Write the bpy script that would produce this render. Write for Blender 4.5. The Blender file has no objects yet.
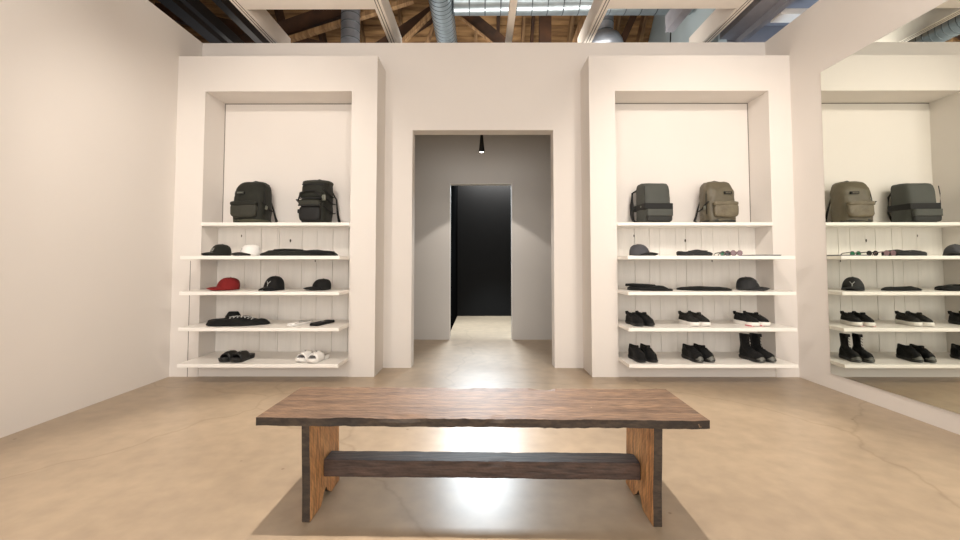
import bpy, bmesh, math, random
from mathutils import Vector, Matrix, noise
S = bpy.context.scene
COL = S.collection
random.seed(7)
PI = math.pi
# ------------------------------------------------------------------ camera, world, exposure, main lights
cam = bpy.data.cameras.new('camera'); cam_o = bpy.data.objects.new('camera', cam); COL.objects.link(cam_o)
cam.sensor_width = 36; cam.lens = 430/960*36; cam.shift_y = -0.02656; cam.clip_start = .05
cam_o.location = (0, 0, 1.1); cam_o.rotation_euler = (PI/2+.0426, 0, .0033)
S.camera = cam_o
W = bpy.data.worlds.new('world'); S.world = W; W.use_nodes = True
W.node_tree.nodes['Background'].inputs[0].default_value = (.9, .93, 1, 1)
W.node_tree.nodes['Background'].inputs[1].default_value = .3
S.view_settings.view_transform = 'Standard'; S.view_settings.look = 'None'
S.view_settings.gamma = 1; S.view_settings.use_curve_mapping = False
S.view_settings.exposure = 0.17

def spot(name, loc, target, power, cone, blend=.5, r=.03, color=(1, .91, .81)):
    l = bpy.data.lights.new(name, 'SPOT'); l.energy = power; l.spot_size = math.radians(cone); l.spot_blend = blend
    l.shadow_soft_size = r; l.color = color
    o = bpy.data.objects.new(name, l); COL.objects.link(o); o.location = loc
    o.rotation_euler = (Vector(target)-Vector(loc)).to_track_quat('-Z', 'Y').to_euler(); return o
def area(name, loc, target, power, sx, sy, color=(1, .95, .9), spread=180):
    l = bpy.data.lights.new(name, 'AREA'); l.energy = power; l.shape = 'RECTANGLE'; l.size = sx; l.size_y = sy
    l.color = color; l.spread = math.radians(spread)
    o = bpy.data.objects.new(name, l); COL.objects.link(o); o.location = loc
    o.rotation_euler = (Vector(target)-Vector(loc)).to_track_quat('-Z', 'Y').to_euler(); return o
# unseen fill panel behind the camera, added for even light
area('front_fill', (0, -3.2, 1.6), (0, 3, 1.1), 200, 5.6, 2.9, (1, .965, .925))
# added overhead panel for ambient fill, then the track spots
area('overhead_fill', (0, .6, 3.75), (0, .6, 0), 42, 4.5, 3.5, (1, .95, .89))
spot('track_spot', (-1.6, 1.8, 3.4), (-2.2, 4.25, 1.3), 100, 80, .7)
spot('track_spot', (1.55, 1.8, 3.4), (2.15, 4.25, 1.3), 100, 80, .7)
spot('track_spot', (-1.05, 2.2, 3.4), (-1.0, 2.05, 0), 330, 64, .5, .02)
spot('track_spot', (1.2, 2.2, 3.4), (1.1, 2.05, 0), 330, 64, .5, .02)
spot('track_spot', (-1.9, 1.5, 3.4), (-3.0, 2.2, 1.8), 34, 110, .6)
spot('track_spot', (2.0, 1.2, 3.4), (3.0, 3.4, 1.4), 85, 100, .6)
spot('track_spot', (-1.4, 1.75, 3.4), (3.06, 3.9, .9), 130, 42, .9)
spot('track_spot', (1.4, 1.75, 3.4), (-3.02, 3.6, .9), 110, 46, .9)
spot('track_spot', (0, 1.6, 3.4), (0, 4.5, 2.0), 22, 90, .8)
# hidden back room lights, added for floor streak, pale floor and wall gradient
area('floor_streak_fill', (0, 8.7, 2.95), (0, 5.3, .0), 56, .95, .55, (.85, .94, 1), 90)
spot('back_floor_fill', (.3, 7.9, 3.5), (.25, 7.7, 0), 560, 50, .4, .05, (.74, .89, 1))
area('end_wall_fill', (.35, 8.74, 3.12), (.35, 8.96, 2.85), 75, 1.3, .08, (1, .98, .96))
area('frame_fill', (-1.8, 3.35, 3.3), (-1.8, 3.9, 4.2), 3.5, 1.4, .2, (1, .93, .85))  # unseen fill added to brighten the undersides of the ceiling frames
area('frame_fill', (1.8, 3.35, 3.3), (1.8, 3.9, 4.2), 3.5, 1.4, .2, (1, .93, .85))  # same added fill on the right
# unseen fills, warm and cool, added to brighten the roof space
area('roof_space_fill', (.2, 5.45, 3.4), (.4, 6.3, 5.4), 50, 3.6, .3, (1, .93, .85))
area('roof_space_fill', (-2.6, 5.45, 3.4), (-2.6, 6.3, 5.4), 9, 1.4, .3, (1, .9, .8))
area('roof_space_cool_fill', (3.9, 4.2, 2.6), (2.9, 4.9, 4.6), 12, .9, .7, (.75, .87, 1))

# ------------------------------------------------------------------ materials
def rgb(r, g, b):
    f = lambda c: ((c/255+.055)/1.055)**2.4 if c > 10 else c/255/12.92
    return (f(r), f(g), f(b), 1)
def mat(name, col, rough=.6, metal=0, var=.06, scale=6, bump=0, bscale=40, col2=None, stretch=(1, 1, 1), spec=.5, sheen=0):
    m = bpy.data.materials.new(name); m.use_nodes = True; nt = m.node_tree; N = nt.nodes; L = nt.links
    b = N['Principled BSDF']; b.inputs['Roughness'].default_value = rough; b.inputs['Metallic'].default_value = metal
    b.inputs['Specular IOR Level'].default_value = spec
    if sheen: b.inputs['Sheen Weight'].default_value = sheen
    tc = N.new('ShaderNodeTexCoord'); mp = N.new('ShaderNodeMapping'); mp.inputs['Scale'].default_value = stretch
    L.new(tc.outputs['Object'], mp.inputs[0])
    n = N.new('ShaderNodeTexNoise'); n.inputs['Scale'].default_value = scale; n.inputs['Detail'].default_value = 6
    L.new(mp.outputs[0], n.inputs['Vector'])
    r = N.new('ShaderNodeValToRGB'); L.new(n.outputs['Fac'], r.inputs[0])
    c2 = col2 or tuple(c*(1-var*2) for c in col[:3])+(1,)
    r.color_ramp.elements[0].color = c2; r.color_ramp.elements[1].color = col
    r.color_ramp.elements[0].position = .3; r.color_ramp.elements[1].position = .68
    L.new(r.outputs[0], b.inputs['Base Color'])
    if bump:
        n2 = N.new('ShaderNodeTexNoise'); n2.inputs['Scale'].default_value = bscale; n2.inputs['Detail'].default_value = 4
        L.new(mp.outputs[0], n2.inputs['Vector'])
        bp = N.new('ShaderNodeBump'); bp.inputs['Strength'].default_value = bump; bp.inputs['Distance'].default_value = .01
        L.new(n2.outputs['Fac'], bp.inputs['Height']); L.new(bp.outputs[0], b.inputs['Normal'])
    return m
M = {}
M['wall'] = mat('warm_white_paint', rgb(228, 222, 216), .75, var=.012, scale=1.2, bump=.04, bscale=30)
M['shelf'] = mat('satin_white_paint', rgb(244, 240, 234), .4, var=.01, scale=3)
M['plank'] = mat('whitewashed_board', rgb(236, 231, 224), .65, var=.03, scale=3, bump=.2, bscale=14, stretch=(9, 9, .8))
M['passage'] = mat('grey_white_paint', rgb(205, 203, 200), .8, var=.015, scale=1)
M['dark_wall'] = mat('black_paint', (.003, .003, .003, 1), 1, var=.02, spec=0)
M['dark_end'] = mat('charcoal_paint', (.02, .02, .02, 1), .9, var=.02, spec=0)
M['groove'] = mat('dark_joint', rgb(120, 112, 104), .9)
M['gap'] = mat('board_gap', rgb(84, 76, 68), .9)
M['seam'] = mat('duct_seam', rgb(84, 92, 96), .5, .5)
M['beam_white'] = mat('painted_steel', rgb(244, 236, 226), .55, var=.02, scale=5)
M['beam_groove'] = mat('rail_slot', rgb(70, 62, 56), .8)
M['beam_grey'] = mat('grey_painted_steel', rgb(150, 150, 158), .5, var=.06)
M['beam_dark'] = mat('dark_steel', rgb(36, 34, 34), .5, var=.1)
M['gable'] = mat('pale_blue_board', rgb(188, 204, 210), .8, var=.04, scale=3)
M['deck'] = mat('roof_board', rgb(176, 138, 92), .8, var=.25, scale=3, bump=.3, bscale=20, stretch=(.7, 6, 6), col2=rgb(104, 74, 45))
M['rafter'] = mat('roof_timber', rgb(160, 128, 90), .8, var=.2, scale=4, stretch=(6, .6, .6), col2=rgb(86, 58, 34))
M['brace'] = mat('dark_timber', rgb(78, 50, 30), .8, var=.2, scale=4, col2=rgb(40, 26, 16))
M['duct'] = mat('galvanised_steel', rgb(168, 180, 186), .3, .75, var=.12, scale=9)
M['duct_dark'] = mat('dull_galvanised_steel', rgb(150, 156, 166), .35, .5, var=.15, scale=7)
M['bk_dark'] = mat('dark_green_nylon', rgb(36, 37, 30), .7, var=.15, scale=12, bump=.4, bscale=30, sheen=.03, spec=.3)
M['bk_dark2'] = mat('dark_green_nylon_panel', rgb(50, 50, 41), .75, var=.12, scale=12, bump=.4, bscale=40)
M['bk_side'] = mat('olive_base_fabric', rgb(70, 70, 54), .8)
M['bk_black'] = mat('black_webbing', rgb(16, 16, 15), .7, var=.1)
M['bk_grey'] = mat('grey_coated_canvas', rgb(72, 74, 69), .7, var=.06, scale=9, bump=.2, bscale=60)
M['bk_olive'] = mat('olive_nylon', rgb(98, 90, 72), .5, var=.14, scale=10, bump=.6, bscale=22)
M['bk_olive2'] = mat('olive_nylon_pocket', rgb(112, 102, 82), .45, var=.16, scale=16, bump=.7, bscale=28)
M['bk_base'] = mat('dark_grey_base_fabric', rgb(42, 43, 41), .7)
M['buckle'] = mat('grey_plastic', rgb(110, 112, 100), .4)
M['cap_dark'] = mat('dark_cotton', rgb(32, 33, 28), .85, sheen=.03, spec=.3)
M['cap_black'] = mat('black_cotton', rgb(14, 14, 14), .8, sheen=.03, spec=.3)
M['cap_white'] = mat('white_cotton', rgb(240, 238, 234), .85)
M['cap_red'] = mat('red_cotton', rgb(122, 26, 26), .85, var=.1, sheen=.03, spec=.3)
M['cap_grey'] = mat('grey_cotton', rgb(78, 78, 82), .85, sheen=.03, spec=.3)
M['cap_char'] = mat('charcoal_cotton', rgb(38, 39, 40), .7, sheen=.03, spec=.3)
M['brim_black'] = mat('black_brim', rgb(16, 16, 16), .55)
M['emblem'] = mat('pale_embroidery', rgb(190, 190, 186), .7)
M['cloth'] = mat('black_jersey', rgb(17, 18, 17), .8, var=.15, scale=14, bump=.5, bscale=18, sheen=.03, spec=.3)
M['cloth_g'] = mat('green_black_jersey', rgb(32, 34, 29), .75, var=.15, scale=14, bump=.5, bscale=18, sheen=.03, spec=.3)
M['knit'] = mat('black_knit', rgb(15, 15, 16), .8, var=.15, scale=60, bump=.5, bscale=180, sheen=.03, spec=.3)
M['knit_g'] = mat('charcoal_knit', rgb(38, 37, 34), .8, var=.12, scale=60, bump=.5, bscale=180, sheen=.03, spec=.3)
M['rubber_b'] = mat('black_rubber', rgb(18, 18, 18), .5)
M['rubber_w'] = mat('white_rubber', rgb(236, 232, 226), .45)
M['rubber_g'] = mat('smoky_rubber', rgb(96, 96, 90), .35)
M['rubber_pink'] = mat('pink_rubber', rgb(214, 120, 128), .5)
M['lace'] = mat('black_lace', rgb(14, 14, 14), .9)
M['slide_w'] = mat('white_moulded_foam', rgb(238, 236, 232), .5)
M['footbed'] = mat('grey_footbed', rgb(140, 138, 136), .7)
M['lens_green'] = mat('green_lens', rgb(40, 120, 84), .15)
M['lens_dark'] = mat('dark_lens', rgb(26, 24, 24), .12)
M['lens_pink'] = mat('mauve_lens', rgb(120, 92, 98), .15)
M['frame_b'] = mat('black_acetate', rgb(20, 20, 20), .25)
M['lamp_black'] = mat('black_lamp_metal', rgb(14, 14, 14), .4)
M['tin'] = mat('dark_grey_card', rgb(90, 92, 96), .5)
M['paper'] = mat('cream_plastic', rgb(228, 218, 204), .4)

# floor: polished concrete
m = bpy.data.materials.new('polished_concrete'); m.use_nodes = True; nt = m.node_tree; N = nt.nodes; L = nt.links
b = N['Principled BSDF']; tc = N.new('ShaderNodeTexCoord')
n1 = N.new('ShaderNodeTexNoise'); n1.inputs['Scale'].default_value = .9; n1.inputs['Detail'].default_value = 4; n1.inputs['Roughness'].default_value = .6; n1.inputs['Distortion'].default_value = .6
n2 = N.new('ShaderNodeTexNoise'); n2.inputs['Scale'].default_value = 9; n2.inputs['Detail'].default_value = 8
L.new(tc.outputs['Object'], n1.inputs['Vector']); L.new(tc.outputs['Object'], n2.inputs['Vector'])
r1 = N.new('ShaderNodeValToRGB'); r1.color_ramp.elements[0].position = .28; r1.color_ramp.elements[1].position = .72
r1.color_ramp.elements[0].color = rgb(160, 141, 119); r1.color_ramp.elements[1].color = rgb(181, 161, 136)
L.new(n1.outputs['Fac'], r1.inputs[0])
r2 = N.new('ShaderNodeValToRGB'); r2.color_ramp.elements[0].position = .3; r2.color_ramp.elements[1].position = .7
r2.color_ramp.elements[0].color = (.86, .86, .86, 1); r2.color_ramp.elements[1].color = (1.05, 1.05, 1.05, 1)
L.new(n2.outputs['Fac'], r2.inputs[0])
mx = N.new('ShaderNodeMix'); mx.data_type = 'RGBA'; mx.blend_type = 'MULTIPLY'; mx.inputs[0].default_value = 1
L.new(r1.outputs[0], mx.inputs[6]); L.new(r2.outputs[0], mx.inputs[7])
# hairline cracks
v = N.new('ShaderNodeTexVoronoi'); v.feature = 'DISTANCE_TO_EDGE'; v.inputs['Scale'].default_value = .42
nd = N.new('ShaderNodeTexNoise'); nd.inputs['Scale'].default_value = 1.6; nd.inputs['Detail'].default_value = 5
ad = N.new('ShaderNodeVectorMath'); ad.operation = 'MULTIPLY_ADD'; ad.inputs[1].default_value = (.5, .5, .5)
L.new(tc.outputs['Object'], nd.inputs['Vector']); L.new(nd.outputs['Color'], ad.inputs[0]); L.new(tc.outputs['Object'], ad.inputs[2])
L.new(ad.outputs[0], v.inputs['Vector'])
rc = N.new('ShaderNodeValToRGB'); rc.color_ramp.elements[0].position = 0; rc.color_ramp.elements[1].position = .006
rc.color_ramp.elements[0].color = (.82, .8, .77, 1); rc.color_ramp.elements[1].color = (1, 1, 1, 1)
L.new(v.outputs['Distance'], rc.inputs[0])
mx2 = N.new('ShaderNodeMix'); mx2.data_type = 'RGBA'; mx2.blend_type = 'MULTIPLY'; mx2.inputs[0].default_value = 1
L.new(mx.outputs[2], mx2.inputs[6]); L.new(rc.outputs[0], mx2.inputs[7])
# small dark specks
v2 = N.new('ShaderNodeTexVoronoi'); v2.inputs['Scale'].default_value = 3.2; L.new(tc.outputs['Object'], v2.inputs['Vector'])
rs = N.new('ShaderNodeValToRGB'); rs.color_ramp.elements[0].position = .02; rs.color_ramp.elements[1].position = .035
rs.color_ramp.elements[0].color = (.6, .56, .5, 1); rs.color_ramp.elements[1].color = (1, 1, 1, 1)
L.new(v2.outputs['Distance'], rs.inputs[0])
mx3 = N.new('ShaderNodeMix'); mx3.data_type = 'RGBA'; mx3.blend_type = 'MULTIPLY'; mx3.inputs[0].default_value = 1
L.new(mx2.outputs[2], mx3.inputs[6]); L.new(rs.outputs[0], mx3.inputs[7])
L.new(mx3.outputs[2], b.inputs['Base Color'])
rr = N.new('ShaderNodeMapRange'); rr.inputs['To Min'].default_value = .26; rr.inputs['To Max'].default_value = .40
L.new(n1.outputs['Fac'], rr.inputs['Value']); L.new(rr.outputs[0], b.inputs['Roughness'])
b.inputs['Specular IOR Level'].default_value = .5
M['floor'] = m

# mirror
m = bpy.data.materials.new('mirror_silvering'); m.use_nodes = True; b = m.node_tree.nodes['Principled BSDF']
b.inputs['Metallic'].default_value = 1; b.inputs['Roughness'].default_value = 0.0
N = m.node_tree.nodes; c = N.new('ShaderNodeRGB'); c.outputs[0].default_value = (.83, .855, .80, 1); m.node_tree.links.new(c.outputs[0], b.inputs['Base Color'])
M['mirror'] = m
# lamp glow
m = bpy.data.materials.new('lamp_glow'); m.use_nodes = True; b = m.node_tree.nodes['Principled BSDF']
b.inputs['Emission Color'].default_value = (1, .97, .92, 1); b.inputs['Emission Strength'].default_value = 6
M['glow'] = m

def wood(name, dark, light, mark, stretch, rough=.5, speck=True):
    m = bpy.data.materials.new(name); m.use_nodes = True; nt = m.node_tree; N = nt.nodes; L = nt.links
    b = N['Principled BSDF']; tc = N.new('ShaderNodeTexCoord'); mp = N.new('ShaderNodeMapping'); mp.inputs['Scale'].default_value = stretch
    L.new(tc.outputs['Object'], mp.inputs[0])
    n = N.new('ShaderNodeTexNoise'); n.inputs['Scale'].default_value = 3.2; n.inputs['Detail'].default_value = 14; n.inputs['Roughness'].default_value = .65; n.inputs['Distortion'].default_value = .8
    L.new(mp.outputs[0], n.inputs['Vector'])
    r = N.new('ShaderNodeValToRGB'); r.color_ramp.elements[0].position = .3; r.color_ramp.elements[1].position = .7
    r.color_ramp.elements[0].color = dark; r.color_ramp.elements[1].color = light; L.new(n.outputs['Fac'], r.inputs[0])
    out = r.outputs[0]
    # saw marks across the grain
    w = N.new('ShaderNodeTexWave'); w.inputs['Scale'].default_value = 26; w.inputs['Distortion'].default_value = 4; w.inputs['Detail'].default_value = 3
    w.wave_type = 'BANDS'; w.bands_direction = 'DIAGONAL'; L.new(tc.outputs['Object'], w.inputs['Vector'])
    rw = N.new('ShaderNodeValToRGB'); rw.color_ramp.elements[0].color = (.78, .78, .78, 1); rw.color_ramp.elements[1].color = (1.1, 1.1, 1.1, 1)
    L.new(w.outputs['Fac'], rw.inputs[0])
    mx = N.new('ShaderNodeMix'); mx.data_type = 'RGBA'; mx.blend_type = 'MULTIPLY'; mx.inputs[0].default_value = .3
    L.new(out, mx.inputs[6]); L.new(rw.outputs[0], mx.inputs[7]); out = mx.outputs[2]
    nf = N.new('ShaderNodeTexNoise'); nf.inputs['Scale'].default_value = 22; nf.inputs['Detail'].default_value = 6; L.new(mp.outputs[0], nf.inputs['Vector'])
    rf = N.new('ShaderNodeValToRGB'); rf.color_ramp.elements[0].position = .35; rf.color_ramp.elements[1].position = .6
    rf.color_ramp.elements[0].color = (.5, .48, .46, 1); rf.color_ramp.elements[1].color = (1.25, 1.25, 1.25, 1); L.new(nf.outputs['Fac'], rf.inputs[0])
    mxf = N.new('ShaderNodeMix'); mxf.data_type = 'RGBA'; mxf.blend_type = 'MULTIPLY'; mxf.inputs[0].default_value = .9
    L.new(out, mxf.inputs[6]); L.new(rf.outputs[0], mxf.inputs[7]); out = mxf.outputs[2]
    if speck:
        ns = N.new('ShaderNodeTexNoise'); ns.inputs['Scale'].default_value = 11; ns.inputs['Detail'].default_value = 9; ns.inputs['Roughness'].default_value = .7
        L.new(tc.outputs['Object'], ns.inputs['Vector'])
        rs = N.new('ShaderNodeValToRGB'); rs.color_ramp.elements[0].position = .685; rs.color_ramp.elements[1].position = .72
        rs.color_ramp.elements[0].color = (0, 0, 0, 1); rs.color_ramp.elements[1].color = (1, 1, 1, 1); L.new(ns.outputs['Fac'], rs.inputs[0])
        ms = N.new('ShaderNodeMix'); ms.data_type = 'RGBA'; L.new(rs.outputs[0], ms.inputs[0]); L.new(out, ms.inputs[6]); ms.inputs[7].default_value = mark
        out = ms.outputs[2]
    L.new(out, b.inputs['Base Color']); b.inputs['Roughness'].default_value = rough
    bp = N.new('ShaderNodeBump'); bp.inputs['Strength'].default_value = .5; bp.inputs['Distance'].default_value = .004
    L.new(nf.outputs['Fac'], bp.inputs['Height']); L.new(bp.outputs[0], b.inputs['Normal'])
    return m
M['seat'] = wood('worn_brown_wood', rgb(82, 60, 46), rgb(142, 112, 86), rgb(206, 176, 140), (.7, 7, 7), .5)
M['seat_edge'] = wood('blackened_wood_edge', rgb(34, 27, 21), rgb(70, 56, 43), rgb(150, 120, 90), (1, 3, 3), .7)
M['leg_face'] = wood('pale_pine_face', rgb(176, 122, 76), rgb(216, 166, 112), rgb(90, 62, 40), (5, 5, .7), .6)
M['stretch'] = wood('dark_beam_wood', rgb(44, 32, 27), rgb(84, 64, 54), rgb(120, 96, 76), (.5, 4, 4), .55)

# ------------------------------------------------------------------ mesh helpers
def link(name, me, mats, parent=None, smooth=False):
    o = bpy.data.objects.new(name, me); COL.objects.link(o)
    for mm in (mats if isinstance(mats, (list, tuple)) else [mats]): me.materials.append(mm)
    if smooth:
        for p in me.polygons: p.use_smooth = True
    if parent: o.parent = parent
    return o
def fin(name, bm, mats, parent=None, smooth=False, bevel=0, sub=0):
    bmesh.ops.recalc_face_normals(bm, faces=bm.faces)
    me = bpy.data.meshes.new(name); bm.to_mesh(me); bm.free()
    o = link(name, me, mats, parent, smooth)
    if bevel:
        md = o.modifiers.new('bevel', 'BEVEL'); md.width = bevel; md.segments = 2; md.limit_method = 'ANGLE'
    if sub:
        md = o.modifiers.new('sub', 'SUBSURF'); md.levels = sub; md.render_levels = sub
    return o
def box(bm, x0, x1, y0, y1, z0, z1, mi=0):
    vs = [bm.verts.new((x, y, z)) for x in (x0, x1) for y in (y0, y1) for z in (z0, z1)]
    for f in ((0, 1, 3, 2), (4, 6, 7, 5), (0, 4, 5, 1), (2, 3, 7, 6), (0, 2, 6, 4), (1, 5, 7, 3)):
        fc = bm.faces.new([vs[i] for i in f]); fc.material_index = mi
    return vs
def boxes(name, lst, m, parent=None, bevel=0):
    bm = bmesh.new()
    for a in lst: box(bm, *a)
    return fin(name, bm, m, parent, bevel=bevel)
def tube(bm, pts, r, n=8, mi=0, flat=1.0, caps=True):
    pts = [Vector(p) for p in pts]; rings = []; up = Vector((0, 0, 1))
    for i, p in enumerate(pts):
        t = (pts[min(i+1, len(pts)-1)]-pts[max(i-1, 0)]).normalized()
        a = t.cross(up)
        if a.length < .05: a = t.cross(Vector((0, 1, 0)))
        a.normalize(); c = a.cross(t)
        rr = r[i] if isinstance(r, (list, tuple)) else r
        rings.append([bm.verts.new(p+a*rr*math.cos(2*PI*k/n)+c*rr*flat*math.sin(2*PI*k/n)) for k in range(n)])
    for i in range(len(rings)-1):
        for k in range(n):
            f = bm.faces.new((rings[i][k], rings[i][(k+1) % n], rings[i+1][(k+1) % n], rings[i+1][k])); f.material_index = mi
    if caps:
        bm.faces.new(rings[0]).material_index = mi; bm.faces.new(rings[-1]).material_index = mi
def skin(bm, rings, mi=0, cap0=True, cap1=True, closed=True):
    R = [[bm.verts.new(p) for p in r] for r in rings]; n = len(R[0])
    for i in range(len(R)-1):
        for k in range(n if closed else n-1):
            f = bm.faces.new((R[i][k], R[i][(k+1) % n], R[i+1][(k+1) % n], R[i+1][k])); f.material_index = mi
    if cap0: bm.faces.new(R[0]).material_index = mi
    if cap1: bm.faces.new(R[-1]).material_index = mi
    return R
def sring(cx, cy, z, hw, hd, e=2.5, n=28):
    out = []
    for k in range(n):
        a = 2*PI*k/n; c, s = math.cos(a), math.sin(a)
        out.append((cx+hw*math.copysign(abs(c)**(2/e), c), cy+hd*math.copysign(abs(s)**(2/e), s), z))
    return out
def wob(bm, amp, sc, seed=0):
    for v in bm.verts:
        q = v.co*sc+Vector((seed*3.1, seed*1.7, seed))
        v.co += Vector((noise.noise(q), noise.noise(q+Vector((9, 0, 0))), noise.noise(q+Vector((0, 9, 0)))))*amp
def empty(name, loc, rz=0, label=None, cat=None, group=None):
    o = bpy.data.objects.new(name, None); COL.objects.link(o); o.location = loc; o.rotation_euler = (0, 0, rz)
    o.empty_display_size = .1
    return tag(o, label, cat, group)
def tag(o, label=None, cat=None, group=None, kind=None):
    if label: o['label'] = label
    if cat: o['category'] = cat
    if group: o['group'] = group
    if kind: o['kind'] = kind
    return o
def struct(name, lst, m, bevel=0):
    return tag(boxes(name, lst, m, bevel=bevel), kind='structure')

# ------------------------------------------------------------------ the room
XL, XR, XLr, XRl = -3.02, 3.06, -1.033, 1.067
YN, YC, YT, YB = 4.198, 4.553, 4.726, 4.531
ZN, ZT, ZO = 3.16, 3.478, 2.803
struct('floor', [(-7, 7, -3.6, 11, -.12, 0)], M['floor'])
struct('wall_left', [(XL-.15, XL, -3.6, YT, 0, ZT)], M['wall'])
struct('wall_right', [(XR, XR+.15, -3.6, YT, 0, ZT)], M['wall'])
struct('wall_back', [(XL, -.738, YC, YT, 0, ZT), (.768, XR, YC, YT, 0, ZT), (-.738, .768, YC, YT, 2.522, ZT)], M['wall'])
struct('wall_shop_front', [(-7, 7, -3.75, -3.6, 0, 5.8)], M['wall'])
# the two protruding wall boxes with their shelf openings
def niche(name, x0, x1, o0, o1):
    L_ = [(x0, o0, YN, YC, 0, ZN), (o1, x1, YN, YC, 0, ZN), (o0, o1, YN, YC, ZO, ZN), (o0, o1, YB, YC, 0, ZO), (o0, o1, YN+.012, YB, 0, .155)]
    return struct(name, L_, M['wall'])
niche('wall_niche_left', XL, XLr, -2.744, -1.287)
niche('wall_niche_right', XRl, XR, 1.324, 2.841)
tag(boxes('trim_1', [(-2.846, -2.841, YN-.0015, YN, 0, 1.12)], M['groove']), kind='structure')
tag(boxes('trim_2', [(-2.744, -2.738, YB-.003, YB, 1.52, ZO), (-2.744, -1.287, YB-.003, YB, ZO-.008, ZO)], M['groove']), kind='structure')
tag(boxes('trim_3', [(2.835, 2.841, YB-.003, YB, 1.52, ZO), (1.324, 2.841, YB-.003, YB, ZO-.008, ZO)], M['groove']), kind='structure')
# whitewashed boards behind the shelves
def planks(name, seams):
    bm = bmesh.new()
    for a, c in zip(seams[:-1], seams[1:]):
        off = random.uniform(-.002, .002)
        box(bm, a+.0016, c-.0016, 4.462+off, YB-.02, .156, 1.463)
    box(bm, seams[0], seams[-1], YB-.02, YB-.001, .156, 1.463, 1)
    # knots
    M_ = 0
    for kx, kz, r in ((seams[0]+.29*(seams[-1]-seams[0]), .47, .008), (seams[0]+.52*(seams[-1]-seams[0]), 1.33, .012), (seams[0]+.17*(seams[-1]-seams[0]), 1.38, .009), (seams[0]+.7*(seams[-1]-seams[0]), 1.12, .008)):
        rg = [(kx+r*.7*math.cos(t*PI/4), 4.4585, kz+r*1.5*math.sin(t*PI/4)) for t in range(8)]
        vs = [bm.verts.new(p) for p in rg]; bm.faces.new(vs).material_index = 1
    return tag(fin(name, bm, [M['plank'], M['gap']]), kind='structure')
planks('wall_boards_left', [-2.744, -2.456, -2.29, -2.124, -2.103, -1.865, -1.71, -1.544, -1.38, -1.287])
planks('wall_boards_right', [1.324, 1.59, 1.74, 1.846, 2.015, 2.12, 2.28, 2.40, 2.56, 2.67, 2.841])

# shelves
POS = ('topmost', 'second from the top', 'middle', 'fourth from the top', 'lowest')
def shelf(side, x0, x1, i, z, y0):
    bm = bmesh.new(); box(bm, x0, x1, y0, YB-.07, z-.034, z)
    o = fin('wall_shelf', bm, M['shelf'], bevel=.003)
    tag(o, 'white painted wall shelf, %s of five in the %s alcove' % (POS[i], side), 'shelf', 'white shelves in the %s alcove' % side)
for side, x0, x1 in (('left', -2.744, -1.287), ('right', 1.324, 2.841)):
    for i, z in enumerate((1.495, 1.164, .839, .514, .189)):
        y0 = 4.185 if i == 0 else 3.905
        bm = bmesh.new(); box(bm, x0+.001, x1-.001, y0, (YB-.001) if i == 0 else 4.458, z-.032, z)
        o = fin('wall_shelf', bm, M['shelf'], bevel=.003)
        tag(o, 'white painted wall shelf, %s of five in the %s alcove' % (POS[i], side), 'shelf', 'white shelves in the %s alcove' % side)

# mirror on the right wall
bm = bmesh.new(); box(bm, XR-.012, XR-.002, -.6, 3.806, .137, 2.812)
o = fin('wall_mirror', bm, [M['mirror'], M['buckle']])
for p in o.data.polygons:
    if abs(p.normal.x) < .5: p.material_index = 1
tag(o, 'large frameless mirror on the right wall reflecting the right-hand shelves', 'mirror')

# passage behind the doorway
YI = 6.217
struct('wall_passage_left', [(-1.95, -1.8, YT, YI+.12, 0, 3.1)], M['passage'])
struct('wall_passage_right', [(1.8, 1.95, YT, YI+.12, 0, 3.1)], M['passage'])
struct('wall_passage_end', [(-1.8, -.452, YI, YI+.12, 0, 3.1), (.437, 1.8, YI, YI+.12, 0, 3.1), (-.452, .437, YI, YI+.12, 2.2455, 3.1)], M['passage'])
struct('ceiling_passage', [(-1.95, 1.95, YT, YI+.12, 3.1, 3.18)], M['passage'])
struct('lit_jamb_edge', [(-.458, -.452, YI-.004, YI, 0, 2.2515), (.437, .443, YI-.004, YI, 0, 2.2515), (-.452, .437, YI-.004, YI, 2.2455, 2.2515)], M['shelf'])  # white strips put in for the bright lit edge of the jamb
# dark back room
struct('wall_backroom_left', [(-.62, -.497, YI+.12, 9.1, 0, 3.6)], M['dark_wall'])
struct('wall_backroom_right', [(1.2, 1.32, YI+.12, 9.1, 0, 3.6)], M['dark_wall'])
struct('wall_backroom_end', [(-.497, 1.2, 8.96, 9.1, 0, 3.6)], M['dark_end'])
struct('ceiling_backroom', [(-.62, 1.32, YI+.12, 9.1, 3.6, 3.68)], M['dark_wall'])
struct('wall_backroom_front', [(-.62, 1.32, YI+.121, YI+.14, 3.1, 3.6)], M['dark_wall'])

# pendant
t = empty('pendant_lamp', (.004, 5.5, 3.1), 0, 'slim black cone pendant lamp hanging in the passage doorway', 'lamp')
bm = bmesh.new()
skin(bm, [sring(0, 0, z, r, r, 2, 20) for z, r in ((-.2, .012), (-.33, .016), (-.45, .026), (-.55, .037), (-.572, .037))], cap1=False)
skin(bm, [sring(0, 0, z, r, r, 2, 20) for z, r in ((-.572, .037), (-.572, .033), (-.555, .031))], cap0=False, cap1=False)
fin('lamp_shade', bm, M['lamp_black'], t, True)
bm = bmesh.new(); tube(bm, [(0, 0, -.2), (0, 0, -.015)], .006); fin('cord', bm, M['lamp_black'], t)
bm = bmesh.new(); skin(bm, [sring(0, 0, z, .05, .05, 2, 20) for z in (-.016, 0)]); fin('ceiling_rose', bm, M['lamp_black'], t)
bm = bmesh.new(); skin(bm, [sring(0, 0, z, r, r, 2, 20) for z, r in ((-.556, .031), (-.568, .029), (-.575, .018))]); fin('bulb', bm, M['glow'], t, True)
spot('pendant_light', (.004, 5.5, 2.50), (.004, 5.5, 0), 40, 96, .12, .02, (1, .9, .8))

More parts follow.
